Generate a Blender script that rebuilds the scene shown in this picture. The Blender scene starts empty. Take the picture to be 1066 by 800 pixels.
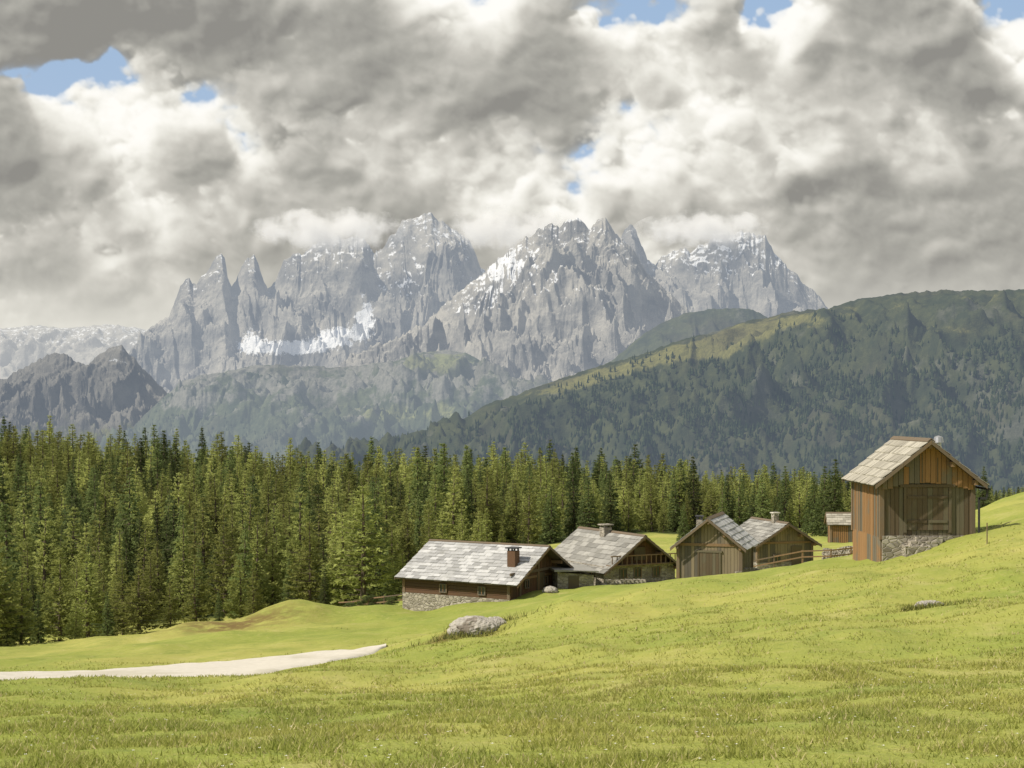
import bpy, math, random
import numpy as np
from mathutils import Vector, Matrix
random.seed(3); RNG=np.random.default_rng(11)
sc=bpy.context.scene
sc.view_settings.view_transform='Standard'; sc.view_settings.look='None'; sc.view_settings.exposure=0
F=1600.0; U0=533.0; VH=430.0   # image-pixel constants: focal length, frame centre column, horizon row

# ------------------------------------------------------------ noise
def _h(ix,iy,seed):
    n=(ix.astype(np.int64)*374761393+iy.astype(np.int64)*668265263+seed*974634777)&0xffffffff
    n=((n^(n>>13))*1274126177)&0xffffffff
    return (n^(n>>16))&0xffffffff
def perlin(x,y,seed=0):
    x=np.asarray(x,float); y=np.asarray(y,float)
    xi=np.floor(x); yi=np.floor(y); xf=x-xi; yf=y-yi
    def g(a,b):
        t=_h(xi+a,yi+b,seed)/4294967296.0*2*np.pi
        return np.cos(t)*(xf-a)+np.sin(t)*(yf-b)
    u=xf**3*(xf*(xf*6-15)+10); v=yf**3*(yf*(yf*6-15)+10)
    return ((g(0,0)*(1-u)+g(1,0)*u)*(1-v)+(g(0,1)*(1-u)+g(1,1)*u)*v)*1.5
def fbm(x,y,o=5,seed=0,gain=.5):
    s=0;a=1;t=0;f=1
    for i in range(o):
        s=s+a*perlin(x*f+i*13.7,y*f+i*7.3,seed+i);t+=a;a*=gain;f*=2.03
    return s/t
def ridged(x,y,o=6,seed=0,gain=.52):
    s=0;a=1;t=0;f=1;w=1
    for i in range(o):
        n=(1-np.abs(perlin(x*f+i*17.1,y*f+i*5.9,seed+i)))**2
        s=s+a*n*w;t+=a;w=np.clip(n*1.6,0,1);a*=gain;f*=2.07
    return s/t
# ------------------------------------------------------------ material helper
class M:
    def __init__(s,name):
        s.m=bpy.data.materials.new(name); s.m.use_nodes=True; s.t=s.m.node_tree; s.t.nodes.clear()
    def n(s,ty,ins=None,**kw):
        nd=s.t.nodes.new(ty)
        for k,v in kw.items(): setattr(nd,k,v)
        for k,v in (ins or {}).items(): s.set(nd.inputs[k],v)
        return nd
    def set(s,i,v):
        if isinstance(v,bpy.types.NodeSocket): s.t.links.new(v,i)
        elif isinstance(v,bpy.types.Node): s.t.links.new(v.outputs[0],i)
        else:
            if hasattr(i.default_value,'__len__') and not hasattr(v,'__len__'): v=(v,v,v,1)[:len(i.default_value)]
            if hasattr(v,'__len__') and hasattr(i.default_value,'__len__') and len(i.default_value)==4 and len(v)==3: v=tuple(v)+(1,)
            i.default_value=v
    def math(s,op,a,b=0.0,c=None,clamp=False):
        nd=s.n('ShaderNodeMath',operation=op,use_clamp=clamp); s.set(nd.inputs[0],a); s.set(nd.inputs[1],b)
        if c is not None: s.set(nd.inputs[2],c)
        return nd.outputs[0]
    def vm(s,op,a,b=(0,0,0)):
        nd=s.n('ShaderNodeVectorMath',operation=op); s.set(nd.inputs[0],a); s.set(nd.inputs[1],b); return nd.outputs[0]
    def mix(s,f,a,b,bt='MIX'):
        nd=s.n('ShaderNodeMix',data_type='RGBA',blend_type=bt); s.set(nd.inputs[0],f); s.set(nd.inputs[6],a); s.set(nd.inputs[7],b); return nd.outputs[2]
    def ramp(s,f,a,b,lo=0.0,hi=1.0,sm=True):
        nd=s.n('ShaderNodeMapRange',interpolation_type='SMOOTHSTEP' if sm else 'LINEAR'); s.set(nd.inputs[0],f)
        for i,v in zip((1,2,3,4),(a,b,lo,hi)): s.set(nd.inputs[i],v)
        return nd.outputs[0]
    def noise(s,vec,scale,detail=4,rough=.5,dist=0,out=0):
        nd=s.n('ShaderNodeTexNoise',{'Scale':scale,'Detail':detail,'Roughness':rough,'Distortion':dist}); s.set(nd.inputs['Vector'],vec); return nd.outputs[out]
    def attr(s,name):
        nd=s.n('ShaderNodeAttribute'); nd.attribute_name=name; return nd.outputs['Fac']
    def mapping(s,vec,scale):
        return s.vm('MULTIPLY',vec,scale)
    def pos(s): return s.n('ShaderNodeNewGeometry').outputs['Position']
    def obj(s): return s.n('ShaderNodeTexCoord').outputs['Object']
    def out(s,sh):
        o=s.n('ShaderNodeOutputMaterial'); s.t.links.new(sh,o.inputs[0]); return s.m
    def princ(s,col,rough=.8,bump=None,bs=.3,bd=.05,spec=.3):
        p=s.n('ShaderNodeBsdfPrincipled',{'Base Color':col,'Roughness':rough,'Specular IOR Level':spec})
        if bump is not None:
            b=s.n('ShaderNodeBump',{'Strength':bs,'Distance':bd,'Height':bump}); s.t.links.new(b.outputs[0],p.inputs['Normal'])
        return p.outputs[0]

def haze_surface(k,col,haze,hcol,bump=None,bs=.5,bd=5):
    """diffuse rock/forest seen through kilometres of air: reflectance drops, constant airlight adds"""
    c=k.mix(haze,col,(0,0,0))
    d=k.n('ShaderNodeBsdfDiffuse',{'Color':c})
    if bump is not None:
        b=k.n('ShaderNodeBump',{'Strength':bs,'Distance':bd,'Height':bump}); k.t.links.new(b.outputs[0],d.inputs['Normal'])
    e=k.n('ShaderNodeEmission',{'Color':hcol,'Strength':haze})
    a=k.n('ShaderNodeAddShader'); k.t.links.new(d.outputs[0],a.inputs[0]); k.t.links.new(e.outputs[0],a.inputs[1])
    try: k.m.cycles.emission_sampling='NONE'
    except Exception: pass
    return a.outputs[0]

# ------------------------------------------------------------ mesh helpers
def link(o,parent=None):
    sc.collection.objects.link(o)
    if parent: o.parent=parent
    return o
def mesh_np(name,V,Fc,mats,smooth=False,parent=None,midx=None,attrs=None,linkit=True,color=None):
    V=np.asarray(V,np.float32).reshape(-1,3); Fc=np.asarray(Fc,np.int32); k=Fc.shape[1]; nf=len(Fc)
    me=bpy.data.meshes.new(name); me.vertices.add(len(V)); me.vertices.foreach_set('co',V.ravel())
    me.loops.add(nf*k); me.loops.foreach_set('vertex_index',Fc.ravel())
    me.polygons.add(nf); me.polygons.foreach_set('loop_start',np.arange(nf,dtype=np.int32)*k)
    try: me.polygons.foreach_set('loop_total',np.full(nf,k,np.int32))
    except Exception: pass
    me.polygons.foreach_set('use_smooth',np.full(nf,smooth,bool))
    if midx is not None: me.polygons.foreach_set('material_index',np.asarray(midx,np.int32))
    for m in (mats if isinstance(mats,list) else [mats]): me.materials.append(m)
    for an,av in (attrs or {}).items():
        a=me.attributes.new(an,'FLOAT','POINT'); a.data.foreach_set('value',np.asarray(av,np.float32).ravel())
    if color is not None:
        a=me.attributes.new('col','FLOAT_COLOR','POINT'); a.data.foreach_set('color',np.asarray(color,np.float32).ravel())
    me.update(calc_edges=True)
    if not linkit: return me
    return link(bpy.data.objects.new(name,me),parent)
def grid(name,X,Y,Z,mat,attrs=None,smooth=True,parent=None,color=None):
    r,c=X.shape; i=np.arange(r*c).reshape(r,c)
    q=np.stack([i[:-1,:-1],i[:-1,1:],i[1:,1:],i[1:,:-1]],-1).reshape(-1,4)
    return mesh_np(name,np.stack([X,Y,Z],-1).reshape(-1,3),q,mat,smooth,parent,attrs=attrs,color=color)

# ------------------------------------------------------------ TERRAIN HEIGHT (near)
D=np.array([0,6,13,20,30,42,56,66,75,90,112,130,160,200,260,350,500.])
T={-400:[-1.6,-2.0,-3,-4.2,-5.7,-7.5,-9.7,-11.1,-12.3,-14.4,-17.0,-19.0,-21,-21,-17,-11,-14],
 0:[-1.6,-2.0,-3,-4.2,-5.7,-7.5,-9.7,-11.1,-12.3,-14.4,-17.3,-19.8,-22,-22.5,-20,-15,-18],
 230:[-1.6,-2,-3,-4.15,-5.65,-7.5,-9.6,-10.9,-11.95,-13.5,-15.8,-18.2,-21,-23,-22,-19,-24],
 400:[-1.6,-2,-3,-4.1,-5.6,-7.25,-9.0,-10.4,-11.4,-12.9,-14.6,-16.2,-19.5,-22,-23,-22,-30],
 500:[-1.6,-2,-3,-4.1,-5.5,-7.0,-8.6,-9.5,-10.8,-12.0,-13.7,-15.3,-17.2,-19.2,-21.5,-21.5,-30],
 600:[-1.6,-2,-3,-4.05,-5.45,-6.8,-8.05,-8.75,-9.4,-10.9,-12.9,-14.4,-15.5,-17,-19.8,-21.5,-30],
 700:[-1.6,-2,-3,-4,-5.4,-6.6,-7.45,-7.95,-8.5,-9.9,-12.6,-13.8,-14.5,-16.3,-19.5,-22.5,-31],
 900:[-1.6,-2,-3,-3.95,-5.2,-6.1,-6.65,-6.85,-7.2,-8.4,-10.8,-12,-13.6,-16,-19,-24,-31],
 1066:[-1.6,-2,-3,-3.9,-5.06,-5.8,-5.95,-5.4,-4.7,-4.4,-6.5,-9,-12,-15,-18,-24,-31],
 1400:[-1.6,-2,-2.95,-3.8,-4.7,-5,-4.6,-3.8,-2.8,-1.5,-2,-4,-8,-12,-17,-22,-31]}
us=np.array(sorted(T)); tab=np.array([T[k] for k in us])
yu=np.arange(0,501,2.0); uu=np.arange(-400,1401,10.0)
t1=np.array([np.interp(yu,D,r) for r in tab]); t2=np.array([np.interp(uu,us,t1[:,j]) for j in range(len(yu))]).T
def blur(a,sig,ax):
    n=int(sig*3)+1; k=np.exp(-.5*(np.arange(-n,n+1)/sig)**2); k/=k.sum()
    p=[(0,0)]*a.ndim; p[ax]=(n,n); b=np.pad(a,p,mode='reflect',reflect_type='odd')
    return np.apply_along_axis(lambda r:np.convolve(r,k,'valid'),ax,b)
t2=blur(blur(t2,3.0,0),1.8,1)
def G(x,y):
    x=np.asarray(x,float); y=np.asarray(y,float)
    u=np.clip(U0+F*x/np.maximum(y,9),-400,1399.9); yy=np.clip(y,0,499.9)
    a=(u+400)/10; b=yy/2; i=np.clip(a.astype(int),0,len(uu)-2); j=np.clip(b.astype(int),0,len(yu)-2); fa=a-i; fb=b-j
    z=(t2[i,j]*(1-fa)+t2[i+1,j]*fa)*(1-fb)+(t2[i,j+1]*(1-fa)+t2[i+1,j+1]*fa)*fb
    z=z+np.where(y<0,-y*.06,0)-np.where(y>500,(y-500)*.22,0)
    z=z+1.6*np.exp(-((x+16.5)/3.4)**2-((y-113)/5)**2)+.8*np.exp(-((x+23)/3)**2-((y-110)/4)**2)+.7*np.exp(-((x+10.5)/2.5)**2-((y-114)/4)**2)
    z=z+.55*np.exp(-((x+1.8)/2.0)**2-((y-66)/2.5)**2)+.70*np.exp(-((x-2.6)/2.4)**2-((y-64)/4)**2)+.45*np.exp(-((x-7.5)/2.4)**2-((y-70)/4)**2)+.4*np.exp(-((x-12.5)/2.2)**2-((y-66)/4)**2)
    a=np.clip(y/40,.15,1.0)*(1-.75*np.exp(-((y-60)/11)**2)*np.clip((430-u)/80,0,1))
    z=z+a*(.60*fbm(x/12,y/12,3,5)+.32*fbm(x/4.2,y/4.2,2,9)+.07*fbm(x/1.4,y/1.4,2,19))
    return z
def g1(x,y): return float(G(np.array([x]),np.array([y]))[0])

# ------------------------------------------------------------ ground material
def grass_color(k,P):
    n1=k.noise(P,.05,4,.6); n2=k.noise(P,.35,5,.6); n3=k.noise(P,2.5,5,.65); n4=k.noise(P,14,3,.7)
    c=k.mix(k.ramp(n1,.38,.62),(.27,.31,.062),(.385,.38,.10))
    c=k.mix(k.ramp(n2,.46,.72,0,.6),c,(.185,.245,.05))
    c=k.mix(k.ramp(n2,.44,.28,0,.55),c,(.46,.42,.17))
    c=k.mix(k.ramp(n3,.52,.75,0,.55),c,(.45,.40,.16))
    c=k.mix(k.ramp(n3,.46,.26,0,.55),c,(.145,.195,.045))
    c=k.mix(k.ramp(n4,.5,.75,0,.35),c,(.47,.44,.20))
    return c,n3,n4
k=M('meadow'); P=k.pos(); c,n3,n4=grass_color(k,P)
dry=k.attr('dry'); c=k.mix(k.math('MULTIPLY',dry,k.ramp(k.noise(P,.9,4,.6),.3,.6)),c,(.17,.12,.045))
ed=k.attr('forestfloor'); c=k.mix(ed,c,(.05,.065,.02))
hgt=k.math('ADD',k.math('MULTIPLY',n3,.6),k.math('MULTIPLY',n4,.4))
MEADOW=k.out(k.princ(c,.9,hgt,.7,.16,.1))

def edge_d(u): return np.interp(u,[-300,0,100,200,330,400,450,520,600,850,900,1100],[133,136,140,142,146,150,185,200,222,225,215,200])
sx=np.linspace(-6.1,6.1,460); xs=np.sinh(sx*.9)*2.9+sx*6
sy=np.linspace(0,1,470); ys=-28+sy*150+ (sy**3)*420+ (sy**9)*1200
X,Y=np.meshgrid(xs,ys); Z=G(X,Y)
Ug=U0+F*X/np.maximum(Y,9)
dry=np.exp(-((X+19.5)/5)**2-((Y-108.5)/3.0)**2)*1.1+np.exp(-((X+2.3)/1.6)**2-((Y-63.8)/1.2)**2)*1.4
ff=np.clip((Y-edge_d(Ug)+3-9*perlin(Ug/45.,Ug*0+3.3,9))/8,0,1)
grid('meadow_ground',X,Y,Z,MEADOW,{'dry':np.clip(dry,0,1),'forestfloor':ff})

# gravel road
k=M('gravel'); P=k.pos(); n=k.noise(P,3,6,.7); n2=k.noise(P,.25,3,.6)
c=k.mix(n,(.45,.42,.36),(.74,.70,.62)); c=k.mix(k.ramp(n2,.5,.7,0,.5),c,(.42,.39,.29)); GRAVEL=k.out(k.princ(c,.95,n,.5,.05,.1))
ru=np.linspace(-320,402,150)
nearD=np.interp(ru,[-320,0,100,200,270,330,402],[54,52.5,50.5,50.5,53,59.5,67.3])+1.0*fbm(ru/25,ru*0,4,4)
farD=np.interp(ru,[-320,0,100,200,300,402],[60,61.5,63.5,66.5,68.8,69.0])+1.0*fbm(ru/22,ru*0+5,4,4)
tt=np.linspace(0,1,18)[:,None]; RY=nearD[None]*(1-tt)+farD[None]*tt; RX=(ru[None]-U0)/F*RY
RZ=G(RX,RY)+.10-.14*(np.abs(tt*2-1)**6)
grid('gravel_road',RX,RY,RZ,GRAVEL)

# ------------------------------------------------------------ grass blades
k=M('grass_blades'); P=k.pos(); c,_,_=grass_color(k,P)
rnd=k.n('ShaderNodeNewGeometry').outputs['Random Per Island']
c=k.mix(k.ramp(rnd,0,1,0,.7),c,(.52,.52,.18)); c=k.mix(k.ramp(rnd,.86,.93),c,(.62,.54,.30))
d=k.n('ShaderNodeBsdfDiffuse',{'Color':c}); tr=k.n('ShaderNodeBsdfTranslucent',{'Color':c}); mx=k.n('ShaderNodeMixShader',{0:.45})
k.t.links.new(d.outputs[0],mx.inputs[1]); k.t.links.new(tr.outputs[0],mx.inputs[2]); BLADE=k.out(mx.outputs[0])
def blades(N,y0,y1,h0,name,pw):
    r=RNG.random(N); y=(y0**pw+(y1**pw-y0**pw)*r)**(1/pw); x=(RNG.random(N)*2-1)*(y*.37+1.5)
    cl=fbm(x/1.3,y/1.3,3,21); keep=RNG.random(N)<np.clip(.5+cl*1.8,.08,1)*np.clip((y1-y)/(y1*.35),0,1); x=x[keep];y=y[keep];cl=cl[keep];N=len(x)
    u=U0+F*x/y; rd=(y>np.interp(u,ru,nearD)-.4)&(y<np.interp(u,ru,farD)+.4)&(u<402); x=x[~rd];y=y[~rd];cl=cl[~rd];N=len(x)
    z=G(x,y)-.01
    a=RNG.random(N)*2*np.pi; h=h0*(.5+RNG.random(N))*(1+cl*1.0); w=.006+.0003*y; w=w*(.6+.8*RNG.random(N))
    ln=RNG.normal(0,.6,(N,2))*h[:,None]
    p=np.stack([x,y,z],1); s=np.stack([np.cos(a)*w,np.sin(a)*w,0*a],1); t=p+np.stack([ln[:,0],ln[:,1],h],1)
    V=np.stack([p-s,p+s,t],1).reshape(-1,3)
    return mesh_np(name,V,np.arange(3*N).reshape(-1,3),BLADE)
g=bpy.data.objects.new('meadow_grass',None); link(g)
blades(340000,10.5,36,.06,'near_blades',1.35).parent=g
blades(150000,26,75,.065,'far_blades',1.5).parent=g
k=M('petals'); PET=k.out(k.princ((.75,.74,.66),.8))
N=340; y=11+26*RNG.random(N)**1.3; x=(RNG.random(N)*2-1)*y*.35; z=G(x,y)+.06
V=[];Fq=[]
for i in range(N):
    for j in range(5):
        a=j*1.2566; b=len(V); r=.013
        V+=[(x[i],y[i],z[i]),(x[i]+r*math.cos(a-.4),y[i]+r*math.sin(a-.4),z[i]+.006),(x[i]+r*1.3*math.cos(a),y[i]+r*1.3*math.sin(a),z[i]+.009),(x[i]+r*math.cos(a+.4),y[i]+r*math.sin(a+.4),z[i]+.006)]
        Fq.append((b,b+1,b+2,b+3))
mesh_np('meadow_flowers',V,Fq,PET)

# ------------------------------------------------------------ FAR TERRAIN LAYERS
def layer(name,crest,dc,df,vb,mat,ncol,nrow,amp,lx,ly,prof,jag=2.,bl=40,seed=1,terr=0,back=.25,snow=None,green=None,warpS=.06,gain=.55):
    cu=np.array([c[0] for c in crest],float); cv=np.array([c[1] for c in crest],float)
    u=np.linspace(cu[0],cu[-1],ncol); v=np.interp(u,cu,cv)
    v=v-jag*(ridged(u/14.,u*0+seed,5,seed+40)-.45)*2-jag*.5*fbm(u/3.,u*0,3,seed+44)
    st=u[1]-u[0]; sigs=[.0,.15,.35,.6,1.0]
    cb=np.array([v if q==0 else blur(v,max(bl*q/st,.6),0) for q in sigs])
    s=np.linspace(0,1,nrow); s=np.concatenate([s,1+np.linspace(.02,back,8)])
    S,UU=np.meshgrid(s,u,indexing='ij')
    d=df+(dc-df)*S; x=(UU-U0)/F*d
    Ud=UU+22*fbm(UU/90.,S*2.2+seed,3,seed+61)*np.clip((1-S)*3,0,1)
    q=np.clip(1-S,0,1); vv=np.zeros_like(S)
    fi=np.interp(q,sigs,np.arange(5.)); i0=np.clip(fi.astype(int),0,3); ff_=fi-i0
    for a in range(4):
        m=i0==a
        vv[m]=np.interp(Ud[m],u,cb[a])*(1-ff_[m])+np.interp(Ud[m],u,cb[a+1])*ff_[m]
    zc=(VH-vv)/F*dc; zb=(VH-np.interp(UU,[cu[0],cu[-1]],vb if hasattr(vb,'__len__') else [vb,vb]))/F*df
    wx=fbm(x/(lx*2.2),d/(ly*1.5),4,seed+3)*lx*1.3; wy=fbm(x/(lx*1.7),d/(ly),4,seed+5)*ly*.5
    sw=np.clip(S+warpS*fbm(x/(lx*1.2),d/ly,5,seed+8)*np.clip((1-S)*6,0,1),0,1)
    p=np.interp(sw,prof[0],prof[1])
    z=zb+(zc-zb)*p
    r=ridged((x+wx)/lx,(d+wy)/ly,7,seed,gain); r2=ridged((x-wx*.5+d*.5)/(lx*.6),(d)/(ly*.5),5,seed+17,gain)
    w=np.clip((1-S)*5,.06,1)*np.clip(S*4+.2,0,1)
    z=z+amp*(r-.62)*w+amp*.4*(r2-.6)*w
    if terr:
        tm=np.clip(.25+fbm(x/500,d/500,3,seed+27)*2.5,0,1)
        zz=(z+.10*x)/terr+1.2*fbm(x/500,d/500,4,seed+7); fl=np.floor(zz); fr=zz-fl
        z=z+tm*terr*((fl+np.clip((fr-.35)/.65,0,1)**.8)-zz)*.75*np.clip((1-S)*8,0,1)
    z=np.where(S>1,(zc)-(S-1)*(dc-df)*.55+amp*.1*(r-.6),z)
    at={}
    V=VH-F*z/d
    if snow is not None: at['snow']=np.clip(snow(UU,V,S,x,d,z),0,1)
    if green is not None: at['green']=np.clip(green(UU,V,S,x,d,z),0,1)
    return grid(name,x,d,z,mat,at),(UU,S,x,d,z,V)

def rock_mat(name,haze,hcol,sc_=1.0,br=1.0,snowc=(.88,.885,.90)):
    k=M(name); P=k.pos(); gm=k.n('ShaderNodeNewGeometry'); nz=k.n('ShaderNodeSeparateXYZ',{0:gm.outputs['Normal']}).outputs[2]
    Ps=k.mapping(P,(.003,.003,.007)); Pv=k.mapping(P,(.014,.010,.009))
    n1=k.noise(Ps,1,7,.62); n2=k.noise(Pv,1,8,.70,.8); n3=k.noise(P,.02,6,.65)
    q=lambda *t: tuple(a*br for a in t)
    c=k.mix(k.ramp(n1,.35,.65),q(.195,.188,.175),q(.41,.385,.335)); c=k.mix(k.ramp(n2,.5,.68,0,.55),c,q(.085,.087,.095)); c=k.mix(k.ramp(n2,.45,.3,0,.6),c,q(.50,.465,.40))
    scree=k.ramp(k.math('ADD',nz,k.math('MULTIPLY',k.math('SUBTRACT',n3,.5),.35)),.66,.82)
    c=k.mix(k.math('MULTIPLY',scree,.55),c,q(.47,.445,.39))
    gm2=k.ramp(k.math('ADD',k.attr('green'),k.math('MULTIPLY',k.math('SUBTRACT',n3,.5),1.2)),.4,.65)
    gcol=k.mix(k.ramp(k.noise(P,.01,5,.6),.4,.6),(.06,.075,.045),(.17,.175,.09))
    c=k.mix(gm2,c,gcol)
    sn=k.math('ADD',k.attr('snow'),k.math('MULTIPLY',k.math('SUBTRACT',k.noise(P,.022,8,.7),.5),1.5))
    c=k.mix(k.ramp(sn,.5,.60),c,snowc)
    h=k.math('ADD',n2,k.math('MULTIPLY',n3,.8))
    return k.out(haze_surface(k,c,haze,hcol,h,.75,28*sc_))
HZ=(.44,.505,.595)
def blob(U,V,u,v,su,sv): return np.exp(-((U-u)/su)**2-((V-v)/sv)**2)
def nzof(x,d,z):
    gy=np.gradient(z,axis=0)/np.maximum(np.abs(np.gradient(d,axis=0)),1e-3); gx=np.gradient(z,axis=1)/np.maximum(np.abs(np.gradient(x,axis=1)),1e-3)
    return 1/np.sqrt(1+gx*gx+gy*gy)
def sn_massif(U,V,S,x,d,z):
    nz=nzof(x,d,z); hi=np.clip((352-V)/50,0,1)
    s=np.clip((nz-.30)*1.45,0,.465)*hi*(.68+.32*np.clip((330-V)/60,0,1))
    s=s+blob(U,V,300,362,64,10)*.85+blob(U,V,352,348,28,10)*.8+blob(U,V,380,333,13,20)*.8+blob(U,V,262,350,14,16)*.5
    s=s+(.36*blob(U,V,530,290,40,30)+.32*blob(U,V,425,300,24,25)+.36*blob(U,V,570,295,24,14)+.40*blob(U,V,500,325,45,12)+.30*blob(U,V,610,320,40,18)+.25*blob(U,V,760,275,50,25))*np.clip((nz-.2)*2.5,0,1)
    return s
def gr_massif(U,V,S,x,d,z): return np.clip((V-388)/60,0,1)*.75
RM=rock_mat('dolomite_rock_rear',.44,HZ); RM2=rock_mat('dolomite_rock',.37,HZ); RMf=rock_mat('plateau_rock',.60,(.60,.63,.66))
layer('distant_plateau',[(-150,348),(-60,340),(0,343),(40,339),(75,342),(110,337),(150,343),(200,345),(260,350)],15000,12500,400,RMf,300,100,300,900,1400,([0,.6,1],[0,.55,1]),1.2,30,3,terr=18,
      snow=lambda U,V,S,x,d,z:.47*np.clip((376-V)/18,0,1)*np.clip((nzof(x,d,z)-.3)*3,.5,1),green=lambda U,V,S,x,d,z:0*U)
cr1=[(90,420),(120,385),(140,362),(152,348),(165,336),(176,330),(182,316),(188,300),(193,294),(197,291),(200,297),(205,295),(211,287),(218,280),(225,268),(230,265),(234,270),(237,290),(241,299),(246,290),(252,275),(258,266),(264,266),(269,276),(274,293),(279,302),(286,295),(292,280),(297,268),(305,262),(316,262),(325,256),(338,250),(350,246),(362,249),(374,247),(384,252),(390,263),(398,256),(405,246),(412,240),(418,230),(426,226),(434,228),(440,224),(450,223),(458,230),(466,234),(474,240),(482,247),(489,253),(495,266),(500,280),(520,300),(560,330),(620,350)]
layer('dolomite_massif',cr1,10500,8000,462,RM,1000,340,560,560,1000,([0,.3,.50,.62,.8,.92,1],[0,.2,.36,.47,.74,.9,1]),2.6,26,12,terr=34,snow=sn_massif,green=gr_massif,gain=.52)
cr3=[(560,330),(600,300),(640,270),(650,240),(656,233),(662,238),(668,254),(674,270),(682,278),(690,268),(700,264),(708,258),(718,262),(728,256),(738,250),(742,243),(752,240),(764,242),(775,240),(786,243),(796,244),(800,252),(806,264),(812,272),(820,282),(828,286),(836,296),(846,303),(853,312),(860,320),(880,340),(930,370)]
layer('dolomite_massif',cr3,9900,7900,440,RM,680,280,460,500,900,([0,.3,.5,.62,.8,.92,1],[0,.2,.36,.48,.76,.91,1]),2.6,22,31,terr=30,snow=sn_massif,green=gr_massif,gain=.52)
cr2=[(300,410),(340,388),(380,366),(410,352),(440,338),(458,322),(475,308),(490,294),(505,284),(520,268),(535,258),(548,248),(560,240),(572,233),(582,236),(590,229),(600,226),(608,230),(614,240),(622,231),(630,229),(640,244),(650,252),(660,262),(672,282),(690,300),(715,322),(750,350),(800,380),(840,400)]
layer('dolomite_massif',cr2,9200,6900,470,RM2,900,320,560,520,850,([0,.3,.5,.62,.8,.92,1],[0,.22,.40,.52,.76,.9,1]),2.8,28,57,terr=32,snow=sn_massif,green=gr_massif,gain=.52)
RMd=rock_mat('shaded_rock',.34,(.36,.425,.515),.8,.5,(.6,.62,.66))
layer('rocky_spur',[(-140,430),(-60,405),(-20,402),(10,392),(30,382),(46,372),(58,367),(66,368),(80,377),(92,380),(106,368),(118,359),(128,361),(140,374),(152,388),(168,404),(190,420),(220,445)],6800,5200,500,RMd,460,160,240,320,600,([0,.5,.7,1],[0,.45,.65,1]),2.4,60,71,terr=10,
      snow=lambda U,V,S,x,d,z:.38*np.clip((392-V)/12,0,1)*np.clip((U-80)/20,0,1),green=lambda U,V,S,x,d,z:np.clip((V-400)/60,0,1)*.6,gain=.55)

def hill_mat(name,c1,c2,c3,haze,hcol,sc_,rock=0):
    k=M(name); P=k.pos(); n1=k.noise(P,.0022*sc_,6,.6); n2=k.noise(P,.012*sc_,7,.65); n3=k.noise(P,.06*sc_,5,.7)
    c=k.mix(k.ramp(n2,.38,.6),c1,c2)
    if rock: c=k.mix(k.ramp(k.math('ADD',k.noise(k.mapping(P,(.010,.006,.01)),1,7,.68),k.attr('rock')),.56,.68,0,rock),c,(.27,.255,.225))
    gr=k.ramp(k.math('ADD',k.attr('green'),k.math('MULTIPLY',k.math('SUBTRACT',n2,.5),1.1)),.42,.62)
    c=k.mix(gr,c,c3); c=k.mix(k.ramp(n1,.5,.65,0,.45),c,(.10,.085,.06)); c=k.mix(k.ramp(n3,.3,.7,0,.45),c,(.03,.04,.025))
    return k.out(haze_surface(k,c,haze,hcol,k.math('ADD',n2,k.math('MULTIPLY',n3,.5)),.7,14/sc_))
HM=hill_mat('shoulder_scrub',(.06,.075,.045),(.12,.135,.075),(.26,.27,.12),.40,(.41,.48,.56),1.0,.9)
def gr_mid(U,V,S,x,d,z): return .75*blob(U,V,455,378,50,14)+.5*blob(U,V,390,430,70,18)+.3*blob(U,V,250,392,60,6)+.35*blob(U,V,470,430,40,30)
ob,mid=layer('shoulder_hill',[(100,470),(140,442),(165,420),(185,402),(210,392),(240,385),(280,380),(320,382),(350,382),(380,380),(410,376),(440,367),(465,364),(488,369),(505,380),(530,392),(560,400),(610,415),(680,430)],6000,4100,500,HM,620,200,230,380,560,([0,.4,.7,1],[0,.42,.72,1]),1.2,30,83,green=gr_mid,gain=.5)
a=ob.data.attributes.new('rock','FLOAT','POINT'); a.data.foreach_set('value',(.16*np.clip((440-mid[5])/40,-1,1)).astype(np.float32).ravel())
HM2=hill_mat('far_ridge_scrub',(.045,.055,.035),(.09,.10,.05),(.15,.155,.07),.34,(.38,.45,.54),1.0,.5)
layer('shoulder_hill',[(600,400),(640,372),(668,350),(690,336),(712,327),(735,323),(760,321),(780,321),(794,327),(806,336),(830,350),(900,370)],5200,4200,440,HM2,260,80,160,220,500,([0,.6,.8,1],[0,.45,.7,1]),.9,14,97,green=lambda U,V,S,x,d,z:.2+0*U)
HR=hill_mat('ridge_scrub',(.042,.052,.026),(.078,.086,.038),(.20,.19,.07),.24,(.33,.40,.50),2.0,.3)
VCX=[350,480,560,650,740,790,860,960,1066,1300]; VCY=[468,440,400,375,350,333,320,305,300,290]
def gr_right(U,V,S,x,d,z):
    vc=np.interp(U,VCX,VCY)
    return .58*np.exp(-((V-vc-9)/10)**2)*np.clip((U-520)/60,0,1)*np.clip((900-U)/60,.45,1)+.6*blob(U,V,738,366,42,7)+.35*blob(U,V,770,348,25,12)+.35*blob(U,V,980,345,60,7)+.13
ob,rt=layer('forested_ridge',[(300,480),(350,468),(400,462),(440,450),(480,438),(510,420),(560,402),(600,388),(650,374),(700,358),(740,346),(780,334),(820,326),(860,321),(880,315),(900,310),(930,307),(960,304),(1000,303),(1030,301),(1066,300),(1150,292),(1400,270)],2900,1500,[560,560],HR,640,240,140,230,420,([0,.25,.6,1],[0,.2,.6,1]),1.6,26,111,green=gr_right,warpS=.05,gain=.5)
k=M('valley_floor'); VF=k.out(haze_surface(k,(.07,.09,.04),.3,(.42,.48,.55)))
xx,yy=np.meshgrid(np.linspace(-14000,14000,60),np.linspace(900,26000,60)); grid('valley_ground',xx,yy,-430+0*xx+40*fbm(xx/2000,yy/2000,3,2),VF)

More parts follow.
